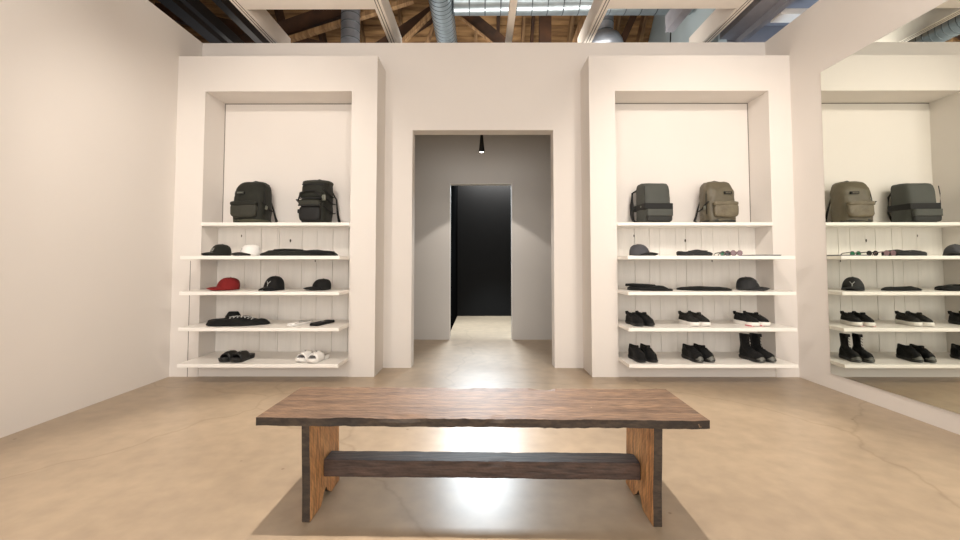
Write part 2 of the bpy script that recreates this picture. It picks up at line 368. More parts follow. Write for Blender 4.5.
# ------------------------------------------------------------------ roof space
def deck_z(y): return 5.9-(y-6.0)*1.1
# boards of the sloping roof deck, each course a row across
bm = bmesh.new(); y = 5.6
while y < 7.4:
    dy = .105
    z0, z1 = deck_z(y), deck_z(y+dy-.014)
    j = random.uniform(-.01, .01)
    vs = [bm.verts.new(p) for p in ((-7, y, z0+j), (4.4, y, z0+j), (4.4, y+dy-.014, z1+j), (-7, y+dy-.014, z1+j), (-7, y, z0+.03), (4.4, y, z0+.03), (4.4, y+dy-.014, z1+.03), (-7, y+dy-.014, z1+.03))]
    for f in ((0, 1, 2, 3), (4, 7, 6, 5), (0, 4, 5, 1), (3, 2, 6, 7), (0, 3, 7, 4), (1, 5, 6, 2)): bm.faces.new([vs[i] for i in f])
    y += dy
box(bm, -7, 7, -3.6, 5.7, 6.3, 6.4)
roof = fin('ceiling', bm, M['deck']); tag(roof, kind='structure')
bm = bmesh.new()
vs = [bm.verts.new(p) for p in ((-7, 5.6, 6.42), (7, 5.6, 6.42), (7, 7.5, 4.36), (-7, 7.5, 4.36))]; bm.faces.new(vs)
tag(fin('ceiling_backing', bm, M['beam_dark']), kind='structure')
struct('wall_roof_left', [(-7.1, -7, -3.6, 9, 0, 6.4)], M['brace'])
struct('wall_roof_right', [(7, 7.1, -3.6, 9, 0, 6.4)], M['gable'])
struct('wall_gable', [(2.78, 2.88, 4.95, 8.4, 3.1, 6.2)], M['gable'])
struct('wall_gable_return', [(2.88, 7, 5.0, 5.1, 0, 6.3)], M['beam_grey'])
# rafters under the deck
def rafter(x, w, d, m, i):
    bm = bmesh.new()
    for sgn in (0,):
        a = [(x-w/2, 5.6, deck_z(5.6)-.002), (x+w/2, 5.6, deck_z(5.6)-.002), (x+w/2, 5.6, deck_z(5.6)-d*1.45), (x-w/2, 5.6, deck_z(5.6)-d*1.45)]
        c = [(p[0], 7.45, p[2]-deck_z(5.6)+deck_z(7.45)) for p in a]
        skin(bm, [a, c])
    o = fin('roof_rafter', bm, m, parent=roof); return o
for i, (x, w, d, m) in enumerate([(-3.9, .06, .2, 'brace'), (-3.2, .06, .2, 'brace'), (-2.6, .06, .2, 'brace'), (-1.95, .05, .12, 'rafter'), (-1.3, .05, .12, 'rafter'), (-.62, .05, .12, 'rafter'),
        (-.09, .05, .12, 'rafter'), (.27, .05, .14, 'brace'), (.68, .05, .12, 'rafter'), (.83, .045, .12, 'brace'), (1.45, .06, .16, 'rafter'), (1.9, .05, .12, 'rafter'), (2.2, .05, .14, 'rafter'), (2.6, .06, .16, 'rafter')]):
    rafter(x, w, d, M[m], i)
def brace(p, q, w, m, y, label, d=.09):
    bm = bmesh.new(); p = Vector((p[0], y, p[1])); q = Vector((q[0], y, q[1])); t = (q-p).normalized(); a = Vector((t.z, 0, -t.x))*w/2; b_ = Vector((0, d/2, 0))
    skin(bm, [[p+a+b_, p+a-b_, p-a-b_, p-a+b_], [q+a+b_, q+a-b_, q-a-b_, q-a+b_]])
    return fin('roof_brace', bm, M[m], parent=roof)
brace((-.6, 5.05), (.42, 4.2), .17, 'brace', 6.15, '')
brace((-.64, 4.93), (.3, 4.15), .03, 'rafter', 6.08, '', .03)
brace((.93, 3.9), (.95, 5.6), .17, 'brace', 6.2, '', .12)
brace((-1.45, 4.1), (-.55, 5.0), .05, 'rafter', 6.25, '')
brace((-1.7, 4.2), (-.62, 4.95), .2, 'brace', 6.35, '')
brace((-2.9, 4.3), (-1.0, 4.92), .06, 'rafter', 6.1, '')
brace((-3.6, 4.3), (-1.9, 4.9), .22, 'brace', 6.2, '')
brace((-4.9, 4.9), (-2.0, 4.2), .2, 'brace', 6.3, '')
brace((1.2, 3.9), (1.75, 5.4), .06, 'rafter', 6.25, '')
brace((2.0, 4.2), (2.5, 5.3), .09, 'brace', 6.2, '')
brace((-.95, 4.0), (-.55, 4.95), .04, 'rafter', 6.22, '')

def rail(bm, x0, x1, y0, y1, z, h=.22, slot=True):
    box(bm, x0, x1, y0, y1, z, z+h)
    if slot:
        w = (x1-x0)
        for f in (.3, .62): box(bm, x0+w*f, x0+w*f+.007, y0, y1, z-.001, z+.001, 1)
def frame(x0, x1, label, w=.09):
    t = empty('ceiling_frame', ((x0+x1)/2, 3.0, 3.65), 0, label, 'ceiling frame', None)
    c = (x0+x1)/2
    for s in (x0-w, x1):
        bm = bmesh.new(); rail(bm, s-c, s+w-c, -2.2, 2.2, 0)
        fin('rail', bm, [M['beam_white'], M['beam_groove']], t)
    for y in (4.02, 2.0):
        bm = bmesh.new(); box(bm, x0-c, x1-c, y-3, y+.2-3, .0, .11); box(bm, x0-c, x1-c, y+.2-3, y+.206-3, .035, .042, 1)
        fin('cross_beam', bm, [M['beam_white'], M['beam_groove']], t)
    return t
frame(-2.36, -1.07, 'white rectangular ceiling frame with slotted rails over the left alcove')
frame(1.275, 2.56, 'white rectangular ceiling frame with slotted rails over the right alcove')
o = boxes('ceiling_batten', [(.283, .352, .8, 5.0, 3.65, 3.72)], M['beam_white'])
tag(o, 'thin white batten running overhead above the doorway', 'ceiling batten')
o = boxes('ceiling_joist', [(2.80, 2.99, 2.0, 4.98, 3.72, 3.98), (2.985, 3.05, 2.0, 4.98, 3.65, 3.98)], M['beam_grey'])
tag(o, 'grey ceiling joist with a pale lower edge beside the right wall', 'joist')
o = boxes('ceiling_joist', [(2.16, 2.25, 2.0, 4.94, 3.8, 4.0)], M['beam_grey'])
tag(o, 'narrow grey ceiling joist inside the frame above the right alcove', 'joist')
o = boxes('ceiling_crosspiece', [(3.06, 3.5, 4.3, 4.46, 3.64, 3.7)], M['beam_white'])
tag(o, 'short pale crosspiece between the grey joist and the right wall top', 'crosspiece')
o = boxes('ceiling_panel', [(3.22, 7, 2.0, 4.98, 3.9, 3.95)], M['beam_grey'])
tag(o, 'blue grey ceiling board beyond the right wall top', 'ceiling board')
for x, z, w, nm in ((-3.02, 3.75, .06, 'dark steel pipe nearest the left wall in the roof space'), (-2.78, 3.85, .09, 'dark steel channel between the left wall and the white ceiling frame'), (-3.5, 4.0, .16, 'broad dark joist beyond the left wall top')):
    o = boxes('dark_joist', [(x-w/2, x+w/2, 1, 6.0, z, z+.13)], M['beam_dark']); tag(o, nm, 'joist')

def duct(name, p0, p1, r, m, label, rib=.09, cat='duct'):
    p0, p1 = Vector(p0), Vector(p1); Ln = (p1-p0).length; t = (p1-p0)/Ln
    bm = bmesh.new(); pts = []; rad = []; s = 0; marks = []
    while s < Ln:
        for ds, k in ((0, 1), (.004, 1.025), (.010, 1.025), (.014, 1.0)):
            pts.append(p0+t*(s+ds)); rad.append(r*k)
        s += rib
    pts.append(p1); rad.append(r)
    tube(bm, pts, rad, 48)
    bm.faces.ensure_lookup_table()
    for i in range(len(pts)-1):
        if i % 4 < 3:
            for k in range(48): bm.faces[i*48+k].material_index = 1
    return tag(fin(name, bm, [m, M['seam']], smooth=False), label, cat)
duct('ventilation_duct', (-.515, 4.3, 4.42), (-.515, 7.4, 4.42), .15, M['duct'], 'bright round spiral duct running away above the doorway')
duct('ventilation_duct', (-.36, 5.42, 4.46), (2.7, 5.42, 4.46), .15, M['duct'], 'bright round spiral duct crossing overhead from left to right', .2)
duct('ventilation_duct', (-1.87, 6.0, 3.3), (-1.87, 6.0, 5.75), .13, M['duct_dark'], 'dull vertical round duct above the left alcove', .12)
t = duct('ventilation_duct', (1.76, 6.0, 3.3), (1.76, 6.0, 5.75), .12, M['duct_dark'], 'dull vertical round duct above the right alcove', .12)
bm = bmesh.new(); skin(bm, [sring(1.76, 6.0, z, r, r, 2, 28) for z, r in ((4.12, .26), (4.24, .24), (4.32, .20), (4.37, .125))]); fin('flange', bm, M['duct_dark'], t, True)
bm = bmesh.new(); tube(bm, [(2.49, 5.6, 5.2), (2.50, 5.6, 4.8), (2.46, 5.6, 4.6), (2.53, 5.6, 4.4), (2.52, 5.6, 4.2), (2.5, 5.6, 3.9)], .008, 6)
tag(fin('electric_cable', bm, M['lamp_black']), 'thin black cable hanging in front of the pale gable board', 'cable')

# ------------------------------------------------------------------ bench
bench = empty('wooden_bench', (0, 2.045, 0), -.018, 'rustic dark wooden plank bench with a stretcher, standing on the concrete floor', 'bench')
def plank_mesh(x0, x1, y0, y1, z0, z1, nx, ny, nz, amp, mi_fn, seed):
    bm = bmesh.new(); g = {}
    for i in range(nx+1):
        for j in range(ny+1):
            for k in range(nz+1):
                if i in (0, nx) or j in (0, ny) or k in (0, nz):
                    g[i, j, k] = bm.verts.new((x0+(x1-x0)*i/nx, y0+(y1-y0)*j/ny, z0+(z1-z0)*k/nz))
    def q(a, b_, c, d):
        f = bm.faces.new([g[a], g[b_], g[c], g[d]]); n = f.normal; f.normal_update(); f.material_index = mi_fn(f.calc_center_median())
    for i in range(nx):
        for j in range(ny):
            for k in (0, nz): q((i, j, k), (i+1, j, k), (i+1, j+1, k), (i, j+1, k))
    for i in range(nx):
        for k in range(nz):
            for j in (0, ny): q((i, j, k), (i+1, j, k), (i+1, j, k+1), (i, j, k+1))
    for j in range(ny):
        for k in range(nz):
            for i in (0, nx): q((i, j, k), (i, j+1, k), (i, j+1, k+1), (i, j, k+1))
    for v in bm.verts:
        p = v.co; e = Vector((p.x*9, p.y*9, p.z*9+seed*7))
        edge = (abs(p.y-y0) < 1e-4 or abs(p.y-y1) < 1e-4)
        a = amp*(1.0 if edge else .25)
        n = noise.noise(e*1.3)+.6*noise.noise(e*4)
        chip = max(0, noise.noise(Vector((p.x*6, seed, p.y*3)))-.35)*amp*6 if edge and abs(p.z-z1) < 1e-4 else 0
        v.co.y += (a*n*.6)*(1 if edge else 0)+(chip if abs(p.y-y0) < 1e-4 else -chip)
        v.co.z += a*.35*n - chip*.6
    return bm
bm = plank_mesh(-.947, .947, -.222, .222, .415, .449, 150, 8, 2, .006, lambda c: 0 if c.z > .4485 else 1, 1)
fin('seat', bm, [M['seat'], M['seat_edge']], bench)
prof = [(-.190, 0), (-.07, 0), (-.052, .02), (-.04, .045), (-.012, .058), (.01, .03), (.045, .008), (.06, 0), (.172, 0), (.165, .14), (.17, .28), (.168, .414), (-.189, .414), (-.190, .28), (-.188, .14)]
for x0, x1 in ((-.758, -.722), (.718, .756)):
    bm = bmesh.new()
    R = skin(bm, [[(x, y, z) for y, z in prof] for x in (x0, x1)])
    for f in bm.faces:
        f.normal_update()
        f.material_index = 0 if abs(f.normal.x) > .8 else 1
    for v in bm.verts: v.co.x += math.copysign((v.co.z-.04)*.028, x0)
    fin('leg', bm, [M['leg_face'], M['seat_edge']], bench, bevel=.003)
bm = plank_mesh(-.7225, .7185, -.048, .052, .122, .197, 90, 4, 3, .004, lambda c: 0, 5)
fin('stretcher', bm, M['stretch'], bench, bevel=.002)

# ------------------------------------------------------------------ product builders
def backpack(kind, loc, rz, w, h, d, label):
    t = empty('backpack', loc, rz, label, 'backpack', None)
    main = {'round': 'bk_dark', 'tactical': 'bk_dark', 'flap': 'bk_grey', 'olive': 'bk_olive'}[kind]; main = M[main]
    hw, hd = w/2, d/2
    if kind in ('round', 'olive'):
        prof = [(0, .92, .94), (.02, .98, 1), (.12, 1, 1), (.35, 1, .98), (.55, 1, .95), (.7, .985, .9), (.8, .955, .84), (.88, .89, .76), (.94, .79, .66), (.98, .62, .52), (.995, .42, .38), (1, .2, .2)]
    elif kind == 'tactical':
        prof = [(0, .88, .97), (.02, .94, 1), (.2, .96, 1), (.45, .97, .98), (.7, .98, .94), (.85, .97, .88), (.93, .95, .82), (.97, .9, .74), (.985, .7, .5)]
    else:
        prof = [(0, .96, .95), (.015, 1, 1), (.3, 1, 1), (.6, .99, .97), (.8, .98, .93), (.9, .97, .88), (.96, .93, .78), (.985, .85, .6), (1, .5, .3)]
    e = 4.5 if kind == 'flap' else 3.4
    bm = bmesh.new()
    dense = []
    for (a, p, q), (b_, r, s) in zip(prof[:-1], prof[1:]):
        for k in range(3):
            f = k/3; dense.append((a+(b_-a)*f, p+(r-p)*f, q+(s-q)*f))
    dense.append(prof[-1])
    skin(bm, [sring(0, hd*(1-q)*.8, z*h, hw*p, hd*q, e, 36) for z, p, q in dense])
    wob(bm, .008 if kind != 'flap' else .004, 14, len(label)); wob(bm, .003 if kind != 'flap' else .001, 45, 3); 
    for v in bm.verts: v.co.z = max(v.co.z, 0)
    fin('body', bm, main, t, True)
    def lump(name, cx, cy, cz, sx, sy, sz, m, e=3.2, seed=1, amp=.004):
        bm = bmesh.new(); rings = []
        for i in range(11):
            a = -PI/2+PI*i/10; c = abs(math.cos(a))**.45; rings.append(sring(cx, cy, cz+sz*math.copysign(abs(math.sin(a))**.55, math.sin(a)), max(sx*c, .002), max(sy*c, .002), e, 24))
        skin(bm, rings); wob(bm, amp, 20, seed)
        for v in bm.verts: v.co.z = max(v.co.z, 0.0005)
        return fin(name, bm, m, t, True)
    def band(name, x0, x1, y, z0, z1, m, th=.005):
        return boxes(name, [(x0, x1, y-th, y+.012, z0, z1)], m, t, bevel=.002)
    def arc(name, pts, r, m, flat=1):
        bm = bmesh.new(); tube(bm, pts, r, 8, flat=flat); return fin(name, bm, m, t, True)
    if kind in ('round', 'olive'):
        pm = M['bk_dark2'] if kind == 'round' else M['bk_olive2']
        pk = lump('front_pocket', -.012 if kind == 'round' else .012, -hd-.004, h*.28, hw*.82, .03, h*.17, pm, 3.6, 3, .006)
        lump('pocket_flap', -.012 if kind == 'round' else .006, -hd-.006, h*.43, hw*.84, .032, h*.055, M['bk_dark'] if kind == 'round' else M['bk_olive2'], 3.6, 5, .005)
        lump('base_panel', 0, 0, h*.045, hw*1.0, hd*1.02, h*.055, M['bk_side'] if kind == 'round' else M['bk_base'], 3.6, 7, .002)
        # main zip over the top, follows the crown
        zp = []
        for i in range(25):
            a = PI*i/24; cx = math.cos(a)*hw*.93; zz = h*(.5+.47*math.sin(a)**.6) if True else 0
            k = max(.0, (zz/h-.5)/.5); zp.append((cx*(1 if zz/h < .9 else 1), -hd*(.82-.62*k**2)+.004, zz))
        # label patch on the upper front
        px = -.06 if kind == 'round' else .045
        bm = bmesh.new(); y = -hd*.86
        box(bm, px-.038, px+.038, y-.014, y+.02, h*.655, h*.715)
        pt = fin('label_patch', bm, M['bk_base'] if kind == 'round' else M['bk_black'], t, bevel=.002)
        bm = bmesh.new()
        for i in range(4): box(bm, px-.026+i*.014, px-.026+i*.014+.009, y-.0155, y-.0135, h*.67, h*.70)
        fin('lettering', bm, M['buckle'] if kind == 'round' else M['bk_olive'], pt)
        arc('grab_handle', [(-.035, hd*.45, h*.95), (-.03, hd*.4, h*1.0), (0, hd*.35, h*1.015), (.03, hd*.3, h*1.0), (.035, hd*.25, h*.95)], .008, M['bk_black'], .6)
        sx = 1 if kind == 'round' else -1
        # side compression strap with buckle, zip pull
        arc('side_strap', [(sx*hw*1.0, -hd*.9, h*.48), (sx*hw*1.03, -hd*.4, h*.42), (sx*hw*1.03, 0, h*.34), (sx*hw*1.0, hd*.6, h*.3)], .010, M['bk_black'], .5)
        lump('buckle', sx*hw*1.03, -hd*.35, h*.36, .008, .014, .02, M['buckle'], 4, 2, 0)
        arc('side_zip', [(sx*hw*.98, -hd*.55, h*.2), (sx*hw*1.02, -hd*.55, h*.45), (sx*hw*.95, -hd*.45, h*.72), (sx*hw*.72, -hd*.3, h*.9)], .004, M['bk_black'])
        for s in (-1, 1):
            arc('shoulder_strap', [(s*hw*.4, hd*.85, h*.9), (s*hw*.55, hd*1.12, h*.7), (s*hw*.75, hd*1.22, h*.42), (s*hw*.95, hd*1.18, h*.18), (s*hw*1.1, hd*1.05, h*.08), (s*hw*1.0, hd*.9, h*.04)], .014, M['bk_black'], .45)
    elif kind == 'tactical':
        lump('front_pocket', -.012, -hd+.0, h*.2, hw*.78, .034, h*.185, M['bk_black'], 4, 3, .005)
        lump('upper_pocket', -.012, -hd-.004, h*.44, hw*.8, .034, h*.085, M['bk_dark2'], 4, 4, .005)
        lump('pocket_flap', -.01, -hd*.85-.012, h*.63, hw*.86, .035, h*.075, M['bk_dark'], 3, 5, .006)
        lump('roll_top', 0, hd*.12, h*.94, hw*1.02, hd*.8, h*.055, M['bk_dark2'], 3.6, 6, .005)
        for z in (.36, .52, .86): band('webbing', -hw*.8, hw*.8, -hd-.05 if z < .6 else -hd*.8, z*h, z*h+.012, M['bk_black'])
        arc('flap_piping', [(-hw*.85, -hd-.03, h*.5), (-hw*.7, -hd-.045, h*.62), (-hw*.3, -hd-.045, h*.7), (hw*.3, -hd-.045, h*.7), (hw*.7, -hd-.045, h*.62), (hw*.85, -hd-.03, h*.5)], .007, M['bk_black'])
        lump('buckle', hw*.85, -hd*.95, h*.56, .022, .012, .03, M['buckle'], 4, 2, 0)
        for z in (.28, .5, .66):
            arc('side_strap', [(hw*.85, -hd*.9, h*(z+.1)), (hw*1.04, -hd*.4, h*z), (hw*1.05, hd*.3, h*(z-.04)), (hw*1.0, hd*.8, h*(z-.02))], .011, M['bk_black'], .5)
        arc('side_strap', [(-hw*.9, -hd*.9, h*.5), (-hw*1.12, -hd*.9, h*.52), (-hw*1.16, -hd*.5, h*.48), (-hw*.95, 0, h*.5)], .012, M['bk_black'], .6)
        lump('strap_keeper', -hw*1.0, -hd*.8, h*.26, .012, .015, .02, M['bk_black'], 4, 2, 0)
        arc('grab_handle', [(-.04, hd*.4, h*.97), (-.03, hd*.35, h*1.02), (.0, hd*.3, h*1.04), (.03, hd*.25, h*1.02), (.04, hd*.2, h*.97)], .009, M['bk_black'], .6)
        arc('shoulder_strap', [(hw*.5, hd*1.0, h*.9), (hw*1.0, hd*1.1, h*.6), (hw*1.1, hd*1.15, h*.25), (hw*1.3, hd*1.0, h*.04), (hw*1.1, hd*.8, h*.03)], .015, M['bk_black'], .5)
    else:
        bm = bmesh.new(); box(bm, -hw*1.015, hw*1.015, -hd*1.03, hd*1.01, h*.32, h*.47); fin('wide_strap', bm, M['bk_black'], t, bevel=.006)
        lump('front_pocket', .0, -hd-.008, h*.12, hw*.88, .028, h*.12, M['bk_base'], 5, 3, .002)
        bm = bmesh.new(); skin(bm, [sring(.0, -hd-.012, z, hw*.9, .032, 6, 24) for z in (h*.15, h*.17, h*.3, h*.315)]); fin('pocket_flap', bm, M['bk_grey'], t, True)
        bm = bmesh.new(); R = [(-hw*.97, -hd*1.0, h*.47), (-hw*.985, -hd*.99, h*.7), (-hw*.95, -hd*.93, h*.88)]; tube(bm, R, .004); fin('edge_seam', bm, M['bk_black'], t)
        arc('shoulder_strap', [(-hw*.8, hd*.95, h*.86), (-hw*1.08, hd*1.1, h*.8), (-hw*1.14, hd*1.1, h*.5), (-hw*1.16, hd*1.0, h*.25), (-hw*1.2, hd*.7, h*.1), (-hw*1.0, hd*.5, h*.03)], .02, M['bk_black'], .5)
        arc('shoulder_strap', [(hw*.6, hd*.95, h*.86), (hw*.8, hd*1.15, h*.7), (hw*.85, hd*1.15, h*.3), (hw*.7, hd*1.0, h*.05)], .018, M['bk_black'], .5)
        lump('logo_tag', -hw*1.02, -hd*.4, h*.40, .003, .012, .01, M['buckle'], 4, 2, 0)
    return t
ZS = [1.495, 1.164, .839, .514, .189]
backpack('round', (-2.31, 4.32, ZS[0]), -.04, .32, .432, .26, 'dark green rounded backpack with a front pocket, left on the top left shelf')
backpack('tactical', (-1.66, 4.325, ZS[0]), -.05, .275, .437, .27, 'dark green strapped backpack with webbing and buckles on the top left shelf')
backpack('flap', (1.735, 4.335, ZS[0]), .05, .285, .41, .25, 'grey box-shaped backpack with a wide black band on the top right shelf')
backpack('olive', (2.375, 4.32, ZS[0]), .05, .30, .43, .24, 'olive brown backpack with a bulging pocket and dark patch on the top right shelf')

def cap(loc, rz, crown, brim, under, emblem, label, L_=.19, Wd=.155, H=.105, slope=.35, group=None):
    """brim points along local +X"""
    t = empty('baseball_cap', loc, rz, label, 'cap', group)
    bm = bmesh.new(); rings = []; n = 36
    lift = .012
    for i in range(13):
        el = PI/2*i/12*.985; c = math.cos(el)**.75; s = math.sin(el)**.95; r = []
        for k in range(n):
            a = 2*PI*k/n; ca, sa = math.cos(a), math.sin(a)
            seam = 1-.012*abs(math.sin(3*a+.0))**8
            front = max(0, ca)
            x = L_/2*c*ca*(1+.0*front)*seam+.012*s*(1 if ca > 0 else 0)*front-slope*s*.06
            z = lift*max(0, -math.cos(a))*(1-s)*.5+H*s*(1+.02*front)
            r.append((x, Wd/2*c*sa*seam, z+.002))
        rings.append(r)
    skin(bm, rings, cap0=False); 
    wob(bm, .0025, 18, len(label))
    for v in bm.verts: v.co.z = max(v.co.z, .001)
    cr = fin('crown', bm, crown, t, True)
    md = cr.modifiers.new('solid', 'SOLIDIFY'); md.thickness = .002
    bm = bmesh.new(); top = []; m_ = 18; rows = 7
    for j in range(rows):
        f = j/(rows-1); r = []
        for k in range(m_+1):
            a = -1.22+2.44*k/m_
            reach = .078*math.cos(a/1.22*PI/2)**.55
            x = L_/2*math.cos(a)*.97+f*reach; y = Wd/2*math.sin(a)*(1+.06*f)
            z = .034-.014*f*f-5.0*y*y*(.55+.45*f)
            r.append((x, y, max(z, .003)))
        top.append(r)
    R = [[bm.verts.new(p) for p in r] for r in top]
    for j in range(rows-1):
        for k in range(m_): bm.faces.new((R[j][k], R[j][k+1], R[j+1][k+1], R[j+1][k]))
    b_ = fin('brim', bm, [brim, under], t, True)
    md = b_.modifiers.new('solid', 'SOLIDIFY'); md.thickness = .004; md.material_offset = 1; md.offset = 1; md.material_offset_rim = 0
    bm = bmesh.new(); skin(bm, [sring(-slope*.06, 0, H+z, r, r, 2, 10) for z, r in ((0, .008), (.004, .008), (.007, .003))]); fin('button', bm, crown, t, True)
    if emblem:
        bm = bmesh.new(); pth = []
        def surf(y, z):
            s = min(.99, z/H); c = math.cos(math.asin(min(1, s**(1/.95))))**.75
            yy = min(.98, abs(y)/(Wd/2*c)); return L_/2*c*math.sqrt(1-yy*yy)+.012*s*.9-slope*s*.06+.0035
        strokes = {'y': [[(-.018, .072), (0, .052), (.018, .072)], [(0, .052), (0, .034)], [(-.022, .028), (.02, .028)]],
                   'block': [[(-.02, .07), (.02, .07)], [(-.016, .062), (-.016, .046)], [(0, .064), (0, .046)], [(.016, .062), (.016, .046)], [(-.02, .036), (.02, .036)]],
                   'small': [[(-.006, .06), (.006, .066)], [(-.01, .045), (.01, .045)]]}[emblem]
        for st in strokes:
            d_ = []
            for (a, c_), (e_, f_) in zip(st[:-1], st[1:]):
                for q in range(5): d_.append((a+(e_-a)*q/4, c_+(f_-c_)*q/4))
            tube(bm, [(surf(y, z*H/.105), y, z*H/.105) for y, z in d_], .0022, 6)
        fin('emblem', bm, M['emblem'] if emblem != 'small' else M['cap_grey'], t)
    return t
R_ = math.radians
cap((-2.525, 4.15, ZS[1]), R_(-114), M['cap_dark'], M['cap_dark'], M['brim_black'], 'block', 'dark green cap with a pale emblem, leftmost on the second left shelf', .2, .16, .112)
cap((-2.235, 4.15, ZS[1]), R_(-128), M['cap_white'], M['brim_black'], M['brim_black'], 'small', 'white cap with a black brim on the second left shelf', .19, .16, .112)
cap((-2.42, 4.11, ZS[2]), R_(-144), M['cap_red'], M['cap_red'], M['brim_black'], None, 'dark red cap, leftmost on the middle left shelf', .2, .16, .118)
cap((-1.985, 4.12, ZS[2]), R_(-98), M['cap_black'], M['cap_black'], M['brim_black'], 'y', 'black cap with a white emblem in the centre of the middle left shelf', .21, .175, .13)
cap((-1.535, 4.13, ZS[2]), R_(-140), M['cap_black'], M['cap_black'], M['brim_black'], None, 'plain black cap, rightmost on the middle left shelf', .18, .155, .105)
cap((1.53, 4.16, ZS[1]), R_(-38), M['cap_grey'], M['brim_black'], M['brim_black'], 'small', 'mid grey cap with a black brim on the second right shelf', .19, .16, .112)
cap((2.55, 4.13, ZS[2]), R_(-46), M['cap_char'], M['cap_char'], M['brim_black'], 'y', 'charcoal cap with its brim to the right on the middle right shelf', .2, .17, .122)

def outline_slab(bm, pts, heights, mi=0, n=None):
    """stack of the same outline at several (z, inset) levels"""
    c = Vector((sum(p[0] for p in pts)/len(pts), sum(p[1] for p in pts)/len(pts), 0)); rings = []
    for z, s in heights: rings.append([((p[0]-c.x)*s+c.x, (p[1]-c.y)*s+c.y, z) for p in pts])
    return skin(bm, rings, mi)
def smooth_outline(pts, n=40):
    out = []; N_ = len(pts)
    for i in range(n):
        u = i/n*N_; k = int(u); f = u-k; p0, p1, p2, p3 = (Vector(pts[(k+j-1) % N_]) for j in range(4))
        out.append(tuple(.5*((2*p1)+(-p0+p2)*f+(2*p0-5*p1+4*p2-p3)*f*f+(-p0+3*p1-3*p2+p3)*f**3)))
    return out
FOOT = [(0, 0), (.012, -.024), (.06, -.031), (.12, -.030), (.18, -.042), (.225, -.044), (.262, -.03), (.28, 0), (.268, .026), (.235, .04), (.18, .039), (.12, .031), (.06, .031), (.012, .024)]
def shoe(loc, rz, upper, sole, label, cat='shoe', high=False, group=None, accent=None, s=1.0, toe=None, tabs=True, thick=.024, hz=1.0):
    """toe points along local +X"""
    t = empty('high_top_shoe' if high else 'sneaker', loc, rz, label, cat, group)
    out = smooth_outline(FOOT, 44)
    bm = bmesh.new(); rings = []
    for z, sc in ((0, .93), (.004, .97), (.014, 1.0), (thick, 1.0), (thick+.004, .96)):
        rings.append([((x-.14)*sc*s+.14, y*sc*s, z+(.010*max(0, (x-.2)/.08)**2 if z < .02 else .004*max(0, (x-.2)/.08))+(.006*max(0, (.06-x)/.06) if z > .01 else 0)) for x, y in out])
    skin(bm, rings); fin('sole', bm, sole, t, True)
    if accent:
        bm = bmesh.new(); skin(bm, [[(x0, y, z) for (x0, y) in ((.17, -.0455), (.235, -.0465), (.25, -.02), (.2, .0), (.17, -.02))] for z in (.001, .012)]); fin('sole_accent', bm, accent, t)
    # upper: stacked outlines whose front end recedes with height
    H = .19 if high else .098
    lv = [(.018, .006, .276, 1.0), (.03, .004, .274, 1.0), (.042, .003, .270, 1.0), (.052, .003, .264, .99), (.062, .004, .250, .97), (.07, .005, .234, .96), (.078, .005, .210, .94), (.086, .004, .186, .92), (.094, .003, .165, .9), (.1, .003, .15, .88)]
    if high: lv = lv[:6]+[(.078, .005, .190, .88), (.088, .005, .160, .84), (.1, .006, .135, .78), (.118, .006, .122, .78), (.14, .004, .118, .8), (.165, .0, .118, .84), (.185, -.004, .12, .88), (.195, -.004, .12, .88)]
    lv = [(.02+(z-.02)*hz, a_, b_, c_) for z, a_, b_, c_ in lv]
    bm = bmesh.new(); rings = []; n = 44
    for z, x0, x1, wk in lv:
        r = []
        f = min(1, max(0, ((z-.02)/hz-.04)/.04))
        for x, y in out:
            u = x/.28; X = x0+(x1-x0)*u
            # blend to an oval collar with height
            a = math.atan2(y, (x-.14)); yo = .038*math.sin(a)
            yy = y*wk*(1-f)+(yo*wk*1.15)*f
            zz = z
            if not high and (z-.02)/hz > .065: zz = z+.010*max(0, .3-u)-.005*(1-abs(2*u-1))*f
            r.append(((X-.14)*.975+.14, yy*.94, zz))
        rings.append(r)
    ztop = lv[-1][0]
    last = rings[-1]; c = (sum(p[0] for p in last)/n, 0)
    for k, dz in ((.86, .002), (.78, -.01), (.7, -.05)):
        rings.append([((p[0]-c[0])*k+c[0], p[1]*k, p[2]+dz) for p in last])
    skin(bm, rings); wob(bm, .0022, 26, rz*3+loc[0]*7)
    fin('upper', bm, upper, t, True)
    # tongue and heel tab
    bm = bmesh.new(); zt = ztop
    tx = (.118 if high else .142)
    skin(bm, [sring(tx, 0, zt-.02, .008, .022, 3, 12), sring(tx-.002, 0, zt+.004, .007, .022, 3, 12), sring(tx-.006, 0, zt+(.012 if tabs else .008), .006, .02, 3, 12)])
    fin('tongue', bm, upper, t, True)
    if tabs:
        bm = bmesh.new(); skin(bm, [sring(.006, 0, zt-.02, .004, .014, 3, 12), sring(.004, 0, zt+.002, .007, .018, 3, 12), sring(.003, 0, zt+.011, .005, .014, 3, 12)])
        fin('heel_tab', bm, upper, t, True)
    # laces
    bm = bmesh.new()
    pts = [(.222, .0725), (.204, .079), (.188, .085), (.172, .0915)]
    if high: pts = [(.2, .0725), (.182, .079), (.16, .087)]+[(.128, .102), (.114, .122), (.110, .145), (.110, .168)]
    pts = [(x, .02+(z-.02)*hz) for x, z in pts]
    for i, (x, z) in enumerate(pts):
        tube(bm, [(x-.004, -.024, z-.012), (x, -.012, z), (x+.002, .004, z+.003), (x, .014, z-.001), (x-.003, .024, z-.012)], .0028, 6)
    fin('laces', bm, M['lace'], t, True)
